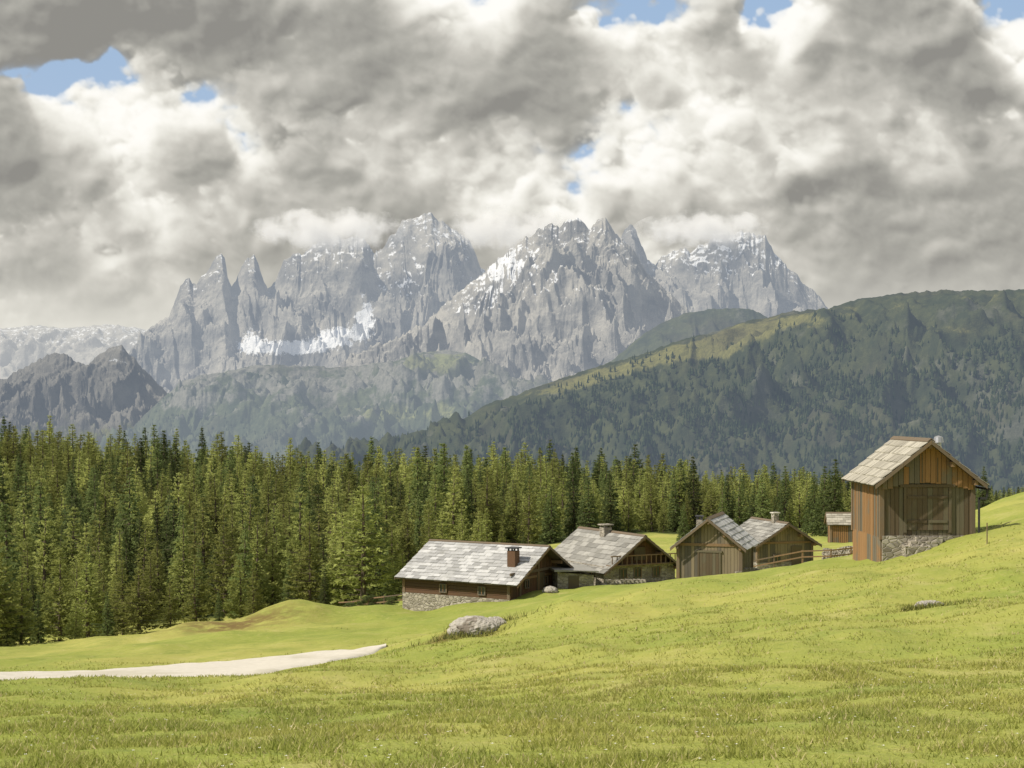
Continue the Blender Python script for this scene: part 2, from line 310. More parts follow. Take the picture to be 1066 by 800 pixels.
def tree_mat(name,c1,c2,haze,hcol):
    k=M(name); r=k.n('ShaderNodeNewGeometry').outputs['Random Per Island']
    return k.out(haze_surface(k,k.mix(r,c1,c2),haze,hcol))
def cones(name,dat,N,hm,mask,mat,seed):
    UU,S,x,d,z,V=dat; r=np.random.default_rng(seed); nr,nc=x.shape
    i=r.random(N)*(nr-10); j=r.random(N)*(nc-2); ii=i.astype(int); jj=j.astype(int); fi=i-ii; fj=j-jj
    def s(a): return (a[ii,jj]*(1-fi)+a[ii+1,jj]*fi)*(1-fj)+(a[ii,jj+1]*(1-fi)+a[ii+1,jj+1]*fi)*fj
    px,py,pz,pu,pv,ps=s(x),s(d),s(z),s(UU),s(V),s(S)
    kp=mask(pu,pv,px,py,ps)>r.random(N); px,py,pz=px[kp],py[kp],pz[kp]; n=len(px)
    h=hm*(.5+.8*r.random(n)); R=h*(.17+.08*r.random(n)); K=5
    a=np.arange(K)*2*np.pi/K; a=a[None]+r.random((n,1))*6
    jr=.7+.6*r.random((n,K))
    ring=np.stack([px[:,None]+np.cos(a)*R[:,None]*jr,py[:,None]+np.sin(a)*R[:,None]*jr,(pz+h*.1)[:,None]+0*a],-1)
    ring2=np.stack([px[:,None]+np.cos(a+.6)*R[:,None]*.68*jr,py[:,None]+np.sin(a+.6)*R[:,None]*.68*jr,(pz+h*.42)[:,None]+0*a],-1)
    t1=np.stack([px,py,pz+h*.72],-1)[:,None]; t2=np.stack([px,py,pz+h],-1)[:,None]
    VV=np.concatenate([ring,t1,ring2,t2],1); b=np.arange(n)[:,None]*(2*K+2)
    f=[]
    for q in range(K):
        f.append(np.concatenate([b+q,b+(q+1)%K,b+K],1)); f.append(np.concatenate([b+K+1+q,b+K+1+(q+1)%K,b+2*K+1],1))
    mesh_np(name,VV.reshape(-1,3),np.concatenate(f),mat)
def mk_right(u,v,x,y,s):
    vc=np.interp(u,VCX,VCY)
    n=fbm(x/160,y/160,4,77); n2=fbm(x/45,y/45,3,78)
    off=np.interp(u,[350,600,800,860,950,1066],[4,14,26,40,52,52])
    m=np.clip((v-vc-off)/40+.30+n*2.4+n2*1.2,0,1)*np.clip((v-vc)/30,.05,1)
    m*=np.where(np.exp(-((u-740)/40)**2-((v-368)/7)**2)>.4,.1,1)
    return m
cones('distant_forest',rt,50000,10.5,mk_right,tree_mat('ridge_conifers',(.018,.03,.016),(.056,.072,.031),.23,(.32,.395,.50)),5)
def mk_mid(u,v,x,y,s):
    n=fbm(x/300,y/300,4,87); return np.clip((v-430)/40+n*2.2,0,1)*(1-.8*gr_mid(u,v,s,x,y,0))
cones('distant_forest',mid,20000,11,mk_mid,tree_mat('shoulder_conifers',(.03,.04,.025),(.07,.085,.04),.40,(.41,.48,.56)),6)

# ------------------------------------------------------------ TREES
def leaf_mat(name,c1,c2,c3):
    k=M(name); g=k.n('ShaderNodeNewGeometry'); oi=k.n('ShaderNodeObjectInfo')
    c=k.mix(g.outputs['Random Per Island'],c1,c2); c=k.mix(k.ramp(oi.outputs['Random'],.5,1,0,.55),c,c3)
    hs=k.n('ShaderNodeHueSaturation',{'Hue':k.ramp(oi.outputs['Random'],0,1,.475,.503,False),'Saturation':.9,'Value':k.ramp(oi.outputs['Random'],0,1,.62,1.38,False),'Color':c})
    c=hs.outputs[0]
    d=k.n('ShaderNodeBsdfDiffuse',{'Color':c}); t=k.n('ShaderNodeBsdfTranslucent',{'Color':c}); m=k.n('ShaderNodeMixShader',{0:.42})
    k.t.links.new(d.outputs[0],m.inputs[1]); k.t.links.new(t.outputs[0],m.inputs[2]); return k.out(m.outputs[0])
SPR=leaf_mat('spruce_needles',(.09,.135,.05),(.165,.22,.065),(.22,.26,.07))
LAR=leaf_mat('larch_needles',(.23,.29,.07),(.36,.41,.10),(.42,.42,.115))
k=M('bark'); P=k.obj(); BARK=k.out(k.princ(k.mix(k.noise(k.mapping(P,(6,6,1.2)),1,5,.6),(.06,.045,.032),(.19,.15,.11)),.9))
def tube(V,Fc,p0,p1,r0,r1,K=6):
    p0=np.array(p0,float);p1=np.array(p1,float); d=p1-p0; d/=np.linalg.norm(d)+1e-9; a=np.cross(d,[.3,.9,.1]); a/=np.linalg.norm(a); b=np.cross(d,a); o=len(V)
    for p,r in ((p0,r0),(p1,r1)):
        for q in range(K): t=q*2*math.pi/K; V.append(p+r*(math.cos(t)*a+math.sin(t)*b))
    for q in range(K):
        q2=(q+1)%K; Fc.append((o+q,o+q2,o+K+q2)); Fc.append((o+q,o+K+q2,o+K+q))
def conifer(seed,H,R,kind):
    r=np.random.default_rng(seed); V=[];Fc=[]
    bx,by=r.normal(0,.12,2)
    tube(V,Fc,(0,0,-.6),(bx,by,H*.5),.018*H,.011*H,7); tube(V,Fc,(bx,by,H*.5),(bx*.5,by*.5,H*.99),.011*H,.002*H,6)
    nl=int(H*(2.6 if kind=='spruce' else 2.2)); pos=[];dirs=[];sz=[]
    lean=r.random()*6
    for l in range(nl):
        zf=.05+.95*(l/nl)**.93; zf+=r.normal(0,.006)
        if kind=='spruce': sh=(1-zf)**.82*min(1,.65+zf*2.2)+.02
        else: sh=(1-zf)**.74*min(1,.5+zf*2.0)*.98+.02
        nb=max(4,int((7 if kind=='spruce' else 6.5)*(sh**.4)*1.4)); a0=r.random()*6.28
        for b in range(nb):
            if r.random()<(.07 if kind=='spruce' else .14): continue
            a=a0+b*6.283/nb+r.normal(0,.22); L=R*sh*r.uniform(.68,1.16)*(1+.15*math.cos(a-lean))
            z0=zf*H; up=(.10 if kind=='spruce' else .28)-(.55*(1-zf) if kind=='spruce' else .25*(1-zf))
            tip=np.array([math.cos(a)*L,math.sin(a)*L,z0+L*up])
            if L>R*.45: tube(V,Fc,(0,0,z0),tip*[.85,.85,1],.035,.012,3)
            n=max(4,int(L*(8.5 if kind=='spruce' else 8)))
            f=r.uniform(.12,1.0,n)**.75
            wob=r.normal(0,1,(n,3))*np.array([.15,.15,.09])*(L*.35+.45)*np.sqrt(f)[:,None]
            p=np.stack([math.cos(a)*L*f,math.sin(a)*L*f,z0+L*up*f-.10*L*np.sin(f*3.1)],1)+wob
            pos.append(p); dd=np.stack([np.full(n,math.cos(a)),np.full(n,math.sin(a)),np.full(n,-.25 if kind=='spruce' else .1)],1)+r.normal(0,.5,(n,3)); dirs.append(dd); sz.append(np.full(n,.28+.16*L/R)*r.uniform(.6,1.3,n))
    p=np.concatenate(pos); d=np.concatenate(dirs); s=np.concatenate(sz)
    p=np.concatenate([p,p+r.normal(0,.12,p.shape)]); d=np.concatenate([d,d+r.normal(0,.7,d.shape)]); s=np.concatenate([s,s*.8])
    return finish(seed,V,Fc,p,d,s,SPR if kind=='spruce' else LAR,'spruce' if kind=='spruce' else 'larch',r,H)
def finish(seed,V,Fc,p,d,s,mat,nm,r,H):
    d/=np.linalg.norm(d,axis=1)[:,None]; w=np.cross(d,r.normal(0,1,d.shape)); w/=np.linalg.norm(w,axis=1)[:,None]
    A=p-d*s[:,None]*.3-w*s[:,None]*.28; B=p-d*s[:,None]*.3+w*s[:,None]*.28; C=p+d*s[:,None]*.8
    o=len(V); LV=np.stack([A,B,C],1).reshape(-1,3); n=len(p)
    VV=np.concatenate([np.array(V),LV]); FF=np.concatenate([np.array(Fc),o+np.arange(3*n).reshape(-1,3)]); mi=np.concatenate([np.zeros(len(Fc)),np.ones(n)])
    return mesh_np(nm+'_tree_mesh',VV,FF,[BARK,mat],False,midx=mi,linkit=False)
def broad(seed,H,R,mat):
    r=np.random.default_rng(seed); V=[];Fc=[]; pts=[]
    tube(V,Fc,(0,0,-.4),(0,0,H*.45),.03*H,.018*H,7)
    nc=34
    for i in range(nc):
        a=r.random()*6.283; zf=r.uniform(.1,1); rad=R*math.sqrt(max(0,1-((zf-.38)/.64)**2))*r.uniform(.45,.95)
        c=np.array([math.cos(a)*rad,math.sin(a)*rad,zf*H*.92]); tube(V,Fc,(0,0,H*.35*zf),c,.008*H,.003*H,4)
        n=230; q=r.normal(0,1,(n,3)); q/=np.linalg.norm(q,axis=1)[:,None]; q*=(r.random(n)**.4)[:,None]*R*r.uniform(.22,.36)*np.array([1,1,.8]); pts.append(c+q)
    p=np.concatenate(pts); p=p[p[:,2]>.1]; d=r.normal(0,1,p.shape); s=r.uniform(.14,.30,len(p))*(H/6)**.5
    return finish(seed,V,Fc,p,d,s,mat,'broadleaf',r,H)
sp=[conifer(100+i,12,R,'spruce') for i,R in enumerate((1.9,2.2,1.75,2.4,2.0))]
la=[conifer(200+i,12,R,'larch') for i,R in enumerate((2.4,2.7,2.1,2.9))]
br=[broad(301,6,2.7,LAR),broad(302,6,3.0,SPR)]
def put(me,name,x,y,h,h0,parent=None,wide=1.0,dz=0):
    o=bpy.data.objects.new(name,me); s=h/h0; o.scale=(s*wide,s*wide,s); o.rotation_euler=(random.uniform(-.03,.03),random.uniform(-.03,.03),random.uniform(0,6.28)); o.location=(x,y,g1(x,y)-.1+dz); link(o,parent); return o
forest=bpy.data.objects.new('forest',None); link(forest)
cell=4.1; cnt=0
def topv(u): return np.interp(u,[-200,0,60,100,150,200,240,280,330,380,430,480,520,560,610,660,700,740,800,860,900,1000],[430,434,438,448,446,454,444,462,458,464,454,460,452,466,462,470,474,488,486,492,496,509])
for gy in np.arange(130,395,cell):
    half=gy*.37+15
    for gx in np.arange(-half,half,cell):
        x=gx+random.uniform(-2,2); y=gy+random.uniform(-2,2); u=U0+F*x/y
        if u>1150: continue
        e=float(edge_d(u))+(13 if u<400 else 6)*float(perlin(u/38.,3.3,9))+4*float(perlin(u/12.,8.3,19))
        if y<e: continue
        gap=float(perlin(x/17,y/17,24))
        if random.random()<.12+max(0,gap)*.95: continue
        z=g1(x,y)
        if u<45 and 290<y<335: continue
        hmax=z*-1-(float(topv(u))-VH)/F*y
        n=float(perlin(x/30,y/30,4)); n2=float(perlin(x/11,y/11,14))
        h=(random.uniform(6.2,13.2)+ (y-e)*.014)*(1+.15*n+.30*n2)*(random.uniform(.55,.9) if y<e+7 else 1)
        if random.random()<.18: h*=random.uniform(.5,.8)
        h=min(h,hmax*random.uniform(.55,1.10))
        if h<3: continue
        if random.random()<.32+n*.7: put(random.choice(sp),'spruce',x,y,h*1.04,12,forest,random.uniform(.9,1.25))
        else: put(random.choice(la),'larch',x,y,h,12,forest,random.uniform(.9,1.3))
        cnt+=1
print('TREES',cnt)
def xy(u,d): return (u-U0)/F*d
for u,d,h,kind in [(145,124,5.4,'w'),(40,125,4.4,'s'),(378,137,11.0,'l2'),(322,138,8.5,'l'),(92,130,7.5,'l'),(250,137,6.0,'l'),(205,135,6.5,'l'),(360,140,9,'l2'),(300,139,5.5,'s'),(420,139,4.5,'w'),(545,176,3.6,'s'),(265,133,4.5,'l'),(5,120,7.5,'s'),(112,124,3.8,'s'),(178,131,4.5,'l'),(62,126,8.0,'l'),(-8,118,9.5,'l'),(22,121,6.5,'l'),(128,129,6.5,'l'),(338,133,3.8,'s'),(228,134,3.2,'s'),(78,121,3.6,'l')]:
    x=xy(u,d)
    if kind=='w': put(la[3],'larch_tree',x,d,h,12,None,1.9)
    elif kind=='s': put(sp[1],'spruce_tree',x,d,h,12)
    else: put(la[1] if kind=='l' else la[3],'larch_tree',x,d,h,12,None,1.25 if kind=='l' else 1.45)
for u,d,h in [(856,205,9.5),(868,200,10.5),(846,212,9),(1024,100,3.2),(712,190,5.0)]:
    put(sp[3],'spruce_tree',xy(u,d),d,h,12)
for u,d,h in [(365,122,.9),(384,121,1.2),(398,121,.9),(408,119,.8)]:
    put(br[1],'shrub',xy(u,d),d,h,6,None,1.5)

# ------------------------------------------------------------ BUILDINGS
def wood(name,c1,c2,c3,axis='z',var=.5):
    k=M(name); P=k.obj(); g=k.n('ShaderNodeNewGeometry').outputs['Random Per Island']
    s={'z':(9,9,.8),'x':(.8,9,9)}[axis]; n=k.noise(k.mapping(P,s),1,6,.65,.3); n2=k.noise(P,.9,4,.6)
    c=k.mix(n,c1,c2); c=k.mix(k.ramp(k.math('ADD',n2,k.math('MULTIPLY',k.math('SUBTRACT',g,.5),var)),.4,.65),c,c3)
    c=k.mix(k.ramp(n,.55,.75,0,.5),c,(.035,.028,.02)); c=k.mix(k.math('MULTIPLY',g,.35),c,(.03,.025,.02))
    return k.out(k.princ(c,.8,n,.5,.02,.2))
W_DARK=wood('weathered_boards',(.10,.09,.06),(.22,.19,.13),(.16,.12,.075))
W_OR=wood('sunburnt_boards',(.24,.125,.055),(.42,.25,.12),(.22,.19,.145),var=.9)
W_BR=wood('log_wall',(.09,.05,.03),(.22,.12,.07),(.14,.085,.05),'x')
W_GR=wood('beam',(.16,.10,.055),(.36,.24,.14),(.22,.17,.12))
W_TAN=wood('tan_boards',(.19,.15,.10),(.34,.28,.19),(.17,.15,.12),var=.8)
def roofm(name,c1,c2,c3):
    k=M(name); P=k.obj(); g=k.n('ShaderNodeNewGeometry').outputs['Random Per Island']; n=k.noise(P,2.5,6,.7); n2=k.noise(P,.5,3,.6)
    c=k.mix(g,c1,c2); c=k.mix(k.ramp(n,.5,.7,0,.6),c,c3); c=k.mix(k.ramp(n2,.55,.75,0,.35),c,(.16,.15,.10)); return k.out(k.princ(c,.7,n,.4,.02,.35))
R_GREY=roofm('grey_shingles',(.18,.175,.16),(.38,.37,.34),(.14,.13,.11))
R_LIGHT=roofm('bleached_shingles',(.30,.30,.30),(.56,.56,.56),(.24,.235,.23))
R_TAN=roofm('larch_roof_boards',(.27,.25,.205),(.47,.44,.37),(.22,.20,.16))
k=M('stone_masonry'); P=k.obj(); v=k.n('ShaderNodeTexVoronoi',{'Scale':3.2}); k.set(v.inputs['Vector'],k.mapping(P,(1,1,1.6))); v2=k.n('ShaderNodeTexVoronoi',{'Scale':3.2},feature='DISTANCE_TO_EDGE'); k.set(v2.inputs['Vector'],k.mapping(P,(1,1,1.6)))
cc=k.mix(k.n('ShaderNodeSeparateXYZ',{0:v.outputs['Color']}).outputs[0],(.20,.175,.14),(.46,.42,.35)); cc=k.mix(k.ramp(v2.outputs[0],.03,.10),(.34,.31,.26),cc); STONE=k.out(k.princ(cc,.9,k.ramp(v2.outputs[0],0,.15),.8,.06,.2))
k=M('plaster'); PLAS=k.out(k.princ(k.mix(k.noise(k.obj(),3,4),(.50,.47,.40),(.66,.63,.56)),.9))
k=M('window_glass'); GLASS=k.out(k.princ((.03,.035,.04),.08,spec=.6))
k=M('zinc'); ZINC=k.out(k.n('ShaderNodeBsdfPrincipled',{'Base Color':(.5,.5,.5,1),'Metallic':.7,'Roughness':.4}).outputs[0])
k=M('dark_metal'); DKM=k.out(k.princ((.04,.04,.045),.5))
class Part:
    def __init__(s): s.V=[];s.F=[]
    def hexa(s,pts):
        o=len(s.V); s.V+=pts; s.F+=[(o,o+3,o+2,o+1),(o+4,o+5,o+6,o+7),(o,o+1,o+5,o+4),(o+1,o+2,o+6,o+5),(o+2,o+3,o+7,o+6),(o+3,o,o+4,o+7)]
    def box(s,x0,x1,y0,y1,z0,z1,zt=None):
        zl,zr=(z1,z1) if zt is None else zt
        s.hexa([(x0,y0,z0),(x1,y0,z0),(x1,y1,z0),(x0,y1,z0),(x0,y0,zl),(x1,y0,zr),(x1,y1,zr),(x0,y1,zl)])
    def make(s,name,mat,parent):
        if not s.V: return
        return mesh_np(name,s.V,s.F,mat,False,parent)
def barn(name,x,y,rot,W,L,zr,slope,zb,roof,wfront,wside,stone_h=0,of=.6,os=.45,bw=.2,chim=None,tile=(.55,.35),log_side=False,feat=None,ob=.4):
    e=bpy.data.objects.new(name,None); link(e); e.location=(x,y,zb); e.rotation_euler=(0,0,math.radians(rot))
    H=zr-zb; rl=lambda xx:H-.16-slope*abs(xx); hw=W/2
    sh=stone_h
    if sh>0:
        p=Part(); t=.1; p.box(-hw-t,hw+t,-t,L+t,-1.2,sh); p.make('stone_base',STONE,e)
    p=Part(); c0=.06; p.hexa([(-hw+c0,c0,sh-.05),(hw-c0,c0,sh-.05),(hw-c0,L-c0,sh-.05),(-hw+c0,L-c0,sh-.05),(-hw+c0,c0,rl(hw)),(hw-c0,c0,rl(hw)),(hw-c0,L-c0,rl(hw)),(-hw+c0,L-c0,rl(hw))]); p.make('inner_wall',W_DARK,e)
    for yy,nm in ((0,'gable_boards'),(L,'rear_boards')):
        p=Part(); n=int(W/bw)
        for i in range(n):
            a=-hw+W*i/n+.008; b=-hw+W*(i+1)/n-.008; j=random.uniform(-.012,.012)
            lo=sh+.002-(random.uniform(0,.06) if sh==0 else 0)
            p.box(a,b,yy-.04+j,yy+.04+j,lo,0,(rl(a),rl(b)))
        p.make(nm,wfront,e)
    for sx_,nm in ((-1,'left_wall'),(1,'right_wall')):
        p=Part()
        if log_side:
            n=int((rl(hw)-sh)/.24)
            for i in range(n):
                z0=sh+i*.24; j=random.uniform(-.02,.02); p.box(sx_*hw-.06+j,sx_*hw+.06+j,-.15,L+.15,z0+.01,z0+.23)
        else:
            n=int(L/bw)
            for i in range(n):
                j=random.uniform(-.012,.012); p.box(sx_*hw-.04+j,sx_*hw+.04+j,L*i/n+.01+.03,L*(i+1)/n-.01,sh+.002-random.uniform(0,.03),rl(hw))
        p.make(nm,wside,e)
    p=Part()
    for xx in (-hw,hw):
        for yy in (0,L): p.box(xx-.10,xx+.10,yy-.11,yy+.11,sh-.02,rl(hw)-.03)
    p.box(-hw-.05,hw+.05,-.09,-.045,rl(hw)-.12,rl(hw)+.05)
    for xx in (-hw,-hw*.5,0,hw*.5,hw):
        p.box(xx-.08,xx+.08,-of+.08,.02,rl(xx)-.24-.06,rl(xx)-.075)
    p.make('beams',W_GR,e)
    ew=hw+os; th=.07
    p=Part()
    for s_ in (-1,1):
        a0=(0,H-.10); a1=(s_*ew,H-.10-slope*ew)
        p.hexa([(a0[0],-of,a0[1]-th),(a1[0],-of,a1[1]-th),(a1[0],L+ob,a1[1]-th),(a0[0],L+ob,a0[1]-th),(a0[0],-of,a0[1]),(a1[0],-of,a1[1]),(a1[0],L+ob,a1[1]),(a0[0],L+ob,a0[1])])
    p.make('roof_deck',W_DARK,e)
    p=Part(); sl=math.hypot(1,slope); tl=tile[1]; nrow=max(3,int(ew*sl/tl)); ncol=int((L+of+ob)/tile[0])
    for s_ in (-1,1):
        for r_ in range(nrow):
            xa=ew*(r_)/nrow; xb=min(ew*(r_+1.18)/nrow,ew+.08); off=(r_%2)*.5
            for c_ in range(-1,ncol+1):
                y0=-of-.03+(c_+off)*(L+of+ob+.06)/ncol; y1=y0+(L+of+ob+.06)/ncol-.015
                y0=max(y0,-of-.05); y1=min(y1,L+ob+.05)
                if y1-y0<.05: continue
                j=random.uniform(0,.03); ja=random.uniform(-.04,.04)
                za=H-.09-slope*xa+.006; zb_=H-.09-slope*xb+.035+j; xb2=xb+ja*.6
                X0,X1=s_*xa,s_*xb2
                p.hexa([(X0,y0,za),(X1,y0,zb_),(X1,y1,zb_),(X0,y1,za),(X0,y0,za+.02),(X1,y0,zb_+.03),(X1,y1,zb_+.03),(X0,y1,za+.02)])
    p.make('roof_covering',roof,e)
    p=Part()
    for s_ in (-1,1):
        for yy in (-of-.085,L+ob+.055):
            z0=H-.14; z1=H-.14-slope*ew
            p.hexa([(0,yy,z0-.13),(s_*ew,yy,z1-.13),(s_*ew,yy+.03,z1-.13),(0,yy+.03,z0-.13),(0,yy,z0+.05),(s_*ew,yy,z1+.05),(s_*ew,yy+.03,z1+.05),(0,yy+.03,z0+.05)])
        p.hexa([(s_*.002,-of-.05,H-.03),(s_*.17,-of-.05,H-.03-slope*.17),(s_*.17,L+ob+.05,H-.03-slope*.17),(s_*.002,L+ob+.05,H-.03),(s_*.002,-of-.05,H+.01),(s_*.17,-of-.05,H+.01-slope*.17),(s_*.17,L+ob+.05,H+.01-slope*.17),(s_*.002,L+ob+.05,H+.01)])
    p.make('ridge_and_barge_boards',W_GR,e)
    if chim:
        cx,cy,cw,ch,cm,cap=chim; p=Part(); zb2=H-slope*abs(cx); p.box(cx-cw/2,cx+cw/2,cy-cw/2,cy+cw/2,zb2-.5,zb2+ch); p.make('chimney',cm,e)
        p=Part(); 
        for a,b in ((-1,-1),(1,-1),(-1,1),(1,1)): p.box(cx+a*cw*.38-.05,cx+a*cw*.38+.05,cy+b*cw*.38-.05,cy+b*cw*.38+.05,zb2+ch,zb2+ch+.18)
        p.box(cx-cw*.68,cx+cw*.68,cy-cw*.68,cy+cw*.68,zb2+ch+.18,zb2+ch+.26); p.make('chimney_cap',cap,e)
    if feat: feat(e,hw,L,H,rl,sh)
    return e
def window(e,face,a,z,w=.6,h=.7,hw=0,L=0,sh=True):
    def bx(p,a0,a1,o0,o1,z0,z1):
        if face=='f': p.box(a0,a1,-o1,-o0,z0,z1)
        elif face=='l': p.box(-hw-o1,-hw-o0,a0,a1,z0,z1)
        else: p.box(hw+o0,hw+o1,a0,a1,z0,z1)
    p=Part(); bx(p,a-w/2,a+w/2,.105,.125,z,z+h); p.make('window_pane',GLASS,e)
    p=Part(); t=.07
    bx(p,a-w/2-t,a-w/2,.10,.17,z-t,z+h+t); bx(p,a+w/2,a+w/2+t,.10,.17,z-t,z+h+t); bx(p,a-w/2,a+w/2,.10,.17,z+h,z+h+t); bx(p,a-w/2,a+w/2,.10,.19,z-t,z); bx(p,a-.02,a+.02,.126,.15,z,z+h); p.make('window_frame',W_OR,e)
def featR(e,hw,L,H,rl,sh):
    p=Part()
    for i in range(8): 
        a=-.95+i*.2375; p.box(a+.006,a+.23,-.10,-.05,.42,2.35+random.uniform(-.01,.01))
    p.make('door_leaves',W_DARK,e)
    p=Part(); p.box(-1.08,-.96,-.14,-.045,.3,2.5); p.box(.96,1.08,-.14,-.045,.3,2.5); p.box(-1.25,1.25,-.16,-.045,2.36,2.5); p.box(-.9,-.04,-.135,-.103,.75,.87); p.box(.04,.9,-.135,-.103,.75,.87); p.box(-.9,-.04,-.135,-.103,1.85,1.97); p.box(.04,.9,-.135,-.103,1.85,1.97); p.make('door_frame_battens',W_DARK,e)
    p=Part(); n=17
    for i in range(n):
        a=-hw-.0+(2*hw)*i/n+.01; b=-hw+(2*hw)*(i+1)/n-.01
        lo=2.56-.35*(abs((a+b)/2)/hw)**2+random.uniform(-.03,.03)
        if rl(max(abs(a),abs(b)))-lo<.1: lo=rl(max(abs(a),abs(b)))-.3
        p.box(a,b,-.155,-.115,lo,0,(rl(a)-.03,rl(b)-.03))
    p.make('upper_gable_boards',W_OR,e)
    p=Part(); p.box(-.28,-.24,-.18,-.157,2.6,3.9); p.box(.42,.46,-.18,-.157,2.6,3.7); p.make('gable_battens',W_DARK,e)
    p=Part()
    for i in range(15):
        yy=L*i/15; p.box(-hw-.05,-hw+.12,yy+.01,yy+L/15-.02,-1.5,.05)
    p.make('plinth_boards',W_OR,e)
    p=Part(); p.box(-hw+.02,hw-.0,-.16,L*.98,-1.6,.16); p.make('stone_foundation',STONE,e)
    p=Part()
    for i,(a,b,z0) in enumerate([(-1.2,-.1,-.25),(-.9,.3,-.05),(-.6,.6,.12)]): p.box(a,b,-.95+i*.26,-.17,z0-.8,z0)
    p.make('stone_steps',STONE,e)
    p=Part(); xo=hw+.52; zz=H-.16-.8*(hw+.5)
    p.box(xo-.0,xo+.10,-.7,L+.4,zz-.12,zz-.02); p.box(xo-.05,xo+.03,-.55,-.47,zz-.45,zz-.10); p.box(hw+.12,hw+.50,-.55,-.47,zz-.55,zz-.45); p.box(hw+.10,hw+.18,-.55,-.47,.0,zz-.46); p.make('gutter_downpipe',DKM,e)
    V=[];Fc=[]; cx,cy=1.05,1.9; zb2=H-.8*cx
    tube(V,Fc,(cx,cy,zb2-.3),(cx,cy,zb2+.62),.13,.13,12); tube(V,Fc,(cx,cy,zb2+.60),(cx,cy,zb2+.85),.24,.20,12); tube(V,Fc,(cx,cy,zb2+.85),(cx,cy,zb2+.93),.20,.02,12)
    mesh_np('flue_pipe',np.array(V),np.array(Fc),ZINC,False,e)
barn('hay_barn',18.9,70,0,4.15,5.7,-1.15,.8,-5.75,R_TAN,W_DARK,W_OR,0,.7,.45,.19,feat=featR,tile=(.42,.5))
def feat3(e,hw,L,H,rl,sh):
    p=Part()
    for i in range(6): a=-.6+i*.2; p.box(a+.006,a+.195,-.09,-.045,.1,1.9)
    p.box(-.72,-.61,-.11,-.045,0,2.05); p.box(.61,.72,-.11,-.045,0,2.05); p.box(-.8,.8,-.12,-.045,1.92,2.05); p.make('door',W_DARK,e)
barn('wooden_barn',12.2,95,-17,3.9,4.6,-6.4,.8,-10.55,R_LIGHT,W_TAN,W_DARK,0,.5,.4,.2,chim=(-.9,1.6,.35,.4,STONE,DKM),feat=feat3,tile=(.5,.4))
def feat2(e,hw,L,H,rl,sh):
    window(e,'f',-1.5,.85,.55,.6,hw,L,False); window(e,'f',-.2,.85,.55,.6,hw,L,False); window(e,'f',1.5,.85,.55,.6,hw,L,False)
    window(e,'l',1.6,.7,.6,.55,hw,L,False); window(e,'l',4.5,.7,.6,.55,hw,L,False)
    p=Part(); p.box(-.5,.5,-.13,-.05,sh+.35,sh+1.35); p.make('hay_hatch',W_DARK,e)
    p=Part(); p.box(-hw+.1,hw-.1,-.75,-.12,sh+.05,sh+.12)
    for i in range(14): a=-hw+.3+i*(2*hw-.6)/13; p.box(a-.03,a+.03,-.74,-.68,sh+.12,sh+.75)
    p.box(-hw+.2,hw-.2,-.76,-.66,sh+.75,sh+.83); p.make('balcony',W_GR,e)
barn('mountain_farmhouse',9.75,118,28,6.3,8.6,-9.3,.74,-13.4,R_GREY,W_BR,W_BR,1.75,.9,.5,.22,chim=(-.3,4.4,.7,.45,STONE,STONE),feat=feat2,tile=(.8,.5))
def feat1(e,hw,L,H,rl,sh):
    window(e,'l',2.2,.6,.5,.5,hw,L,False); window(e,'l',5.5,.6,.5,.5,hw,L,False); window(e,'f',-1.7,1.0,.5,.5,hw,L,False); window(e,'f',1.0,1.0,.5,.5,hw,L,False)
    p=Part(); p.box(-.2,.9,-.1,-.05,.2,1.9); p.make('door',W_DARK,e)
    p=Part()
    for a in (-2.6,0,2.6): p.box(a-.1,a+.1,-.13,-.05,.4,rl(a)-.05)
    p.box(-hw,hw,-.14,-.05,2.0,2.2); p.make('timber_frame',W_GR,e)
barn('log_farmhouse',1.85,112,59,8.0,9.0,-9.6,.52,-13.55,R_LIGHT,W_BR,W_BR,.35,1.0,.6,.24,chim=(-2.4,.6,.65,.95,W_BR,DKM),log_side=True,feat=feat1,tile=(.6,.42))
def feat4(e,hw,L,H,rl,sh):
    window(e,'f',-.7,.6,.5,.5,hw,L,False)
    p=Part(); p.box(.5,1.4,-.12,-.05,.1,1.8); p.make('door',W_DARK,e)
barn('hay_hut',21.3,120,16,4.6,5.6,-8.5,.62,-12.2,R_GREY,W_TAN,W_TAN,.55,.7,.5,.2,chim=(-.1,1.5,.45,.45,STONE,PLAS),feat=feat4,tile=(.55,.4))
barn('garden_shed',38.2,168.5,84,2.6,3.3,-10.9,.75,-14.3,R_TAN,W_OR,W_OR,0,.3,.3,.2,tile=(.5,.35))
e=bpy.data.objects.new('stone_annexe',None); link(e); e.location=(4.6,112.2,-13.5); e.rotation_euler=(0,0,math.radians(10))
p=Part(); p.box(-1.3,1.4,0,4.5,-1,1.75,(1.9,1.6)); p.make('walls',STONE,e)
p=Part(); p.box(-1.6,1.7,-.35,4.6,1.95,2.05,(2.1,1.85)); p.make('lean_to_roof',R_GREY,e)
p=Part(); p.box(-.5,.3,-.03,-.004,.1,1.6); p.make('door',W_DARK,e)
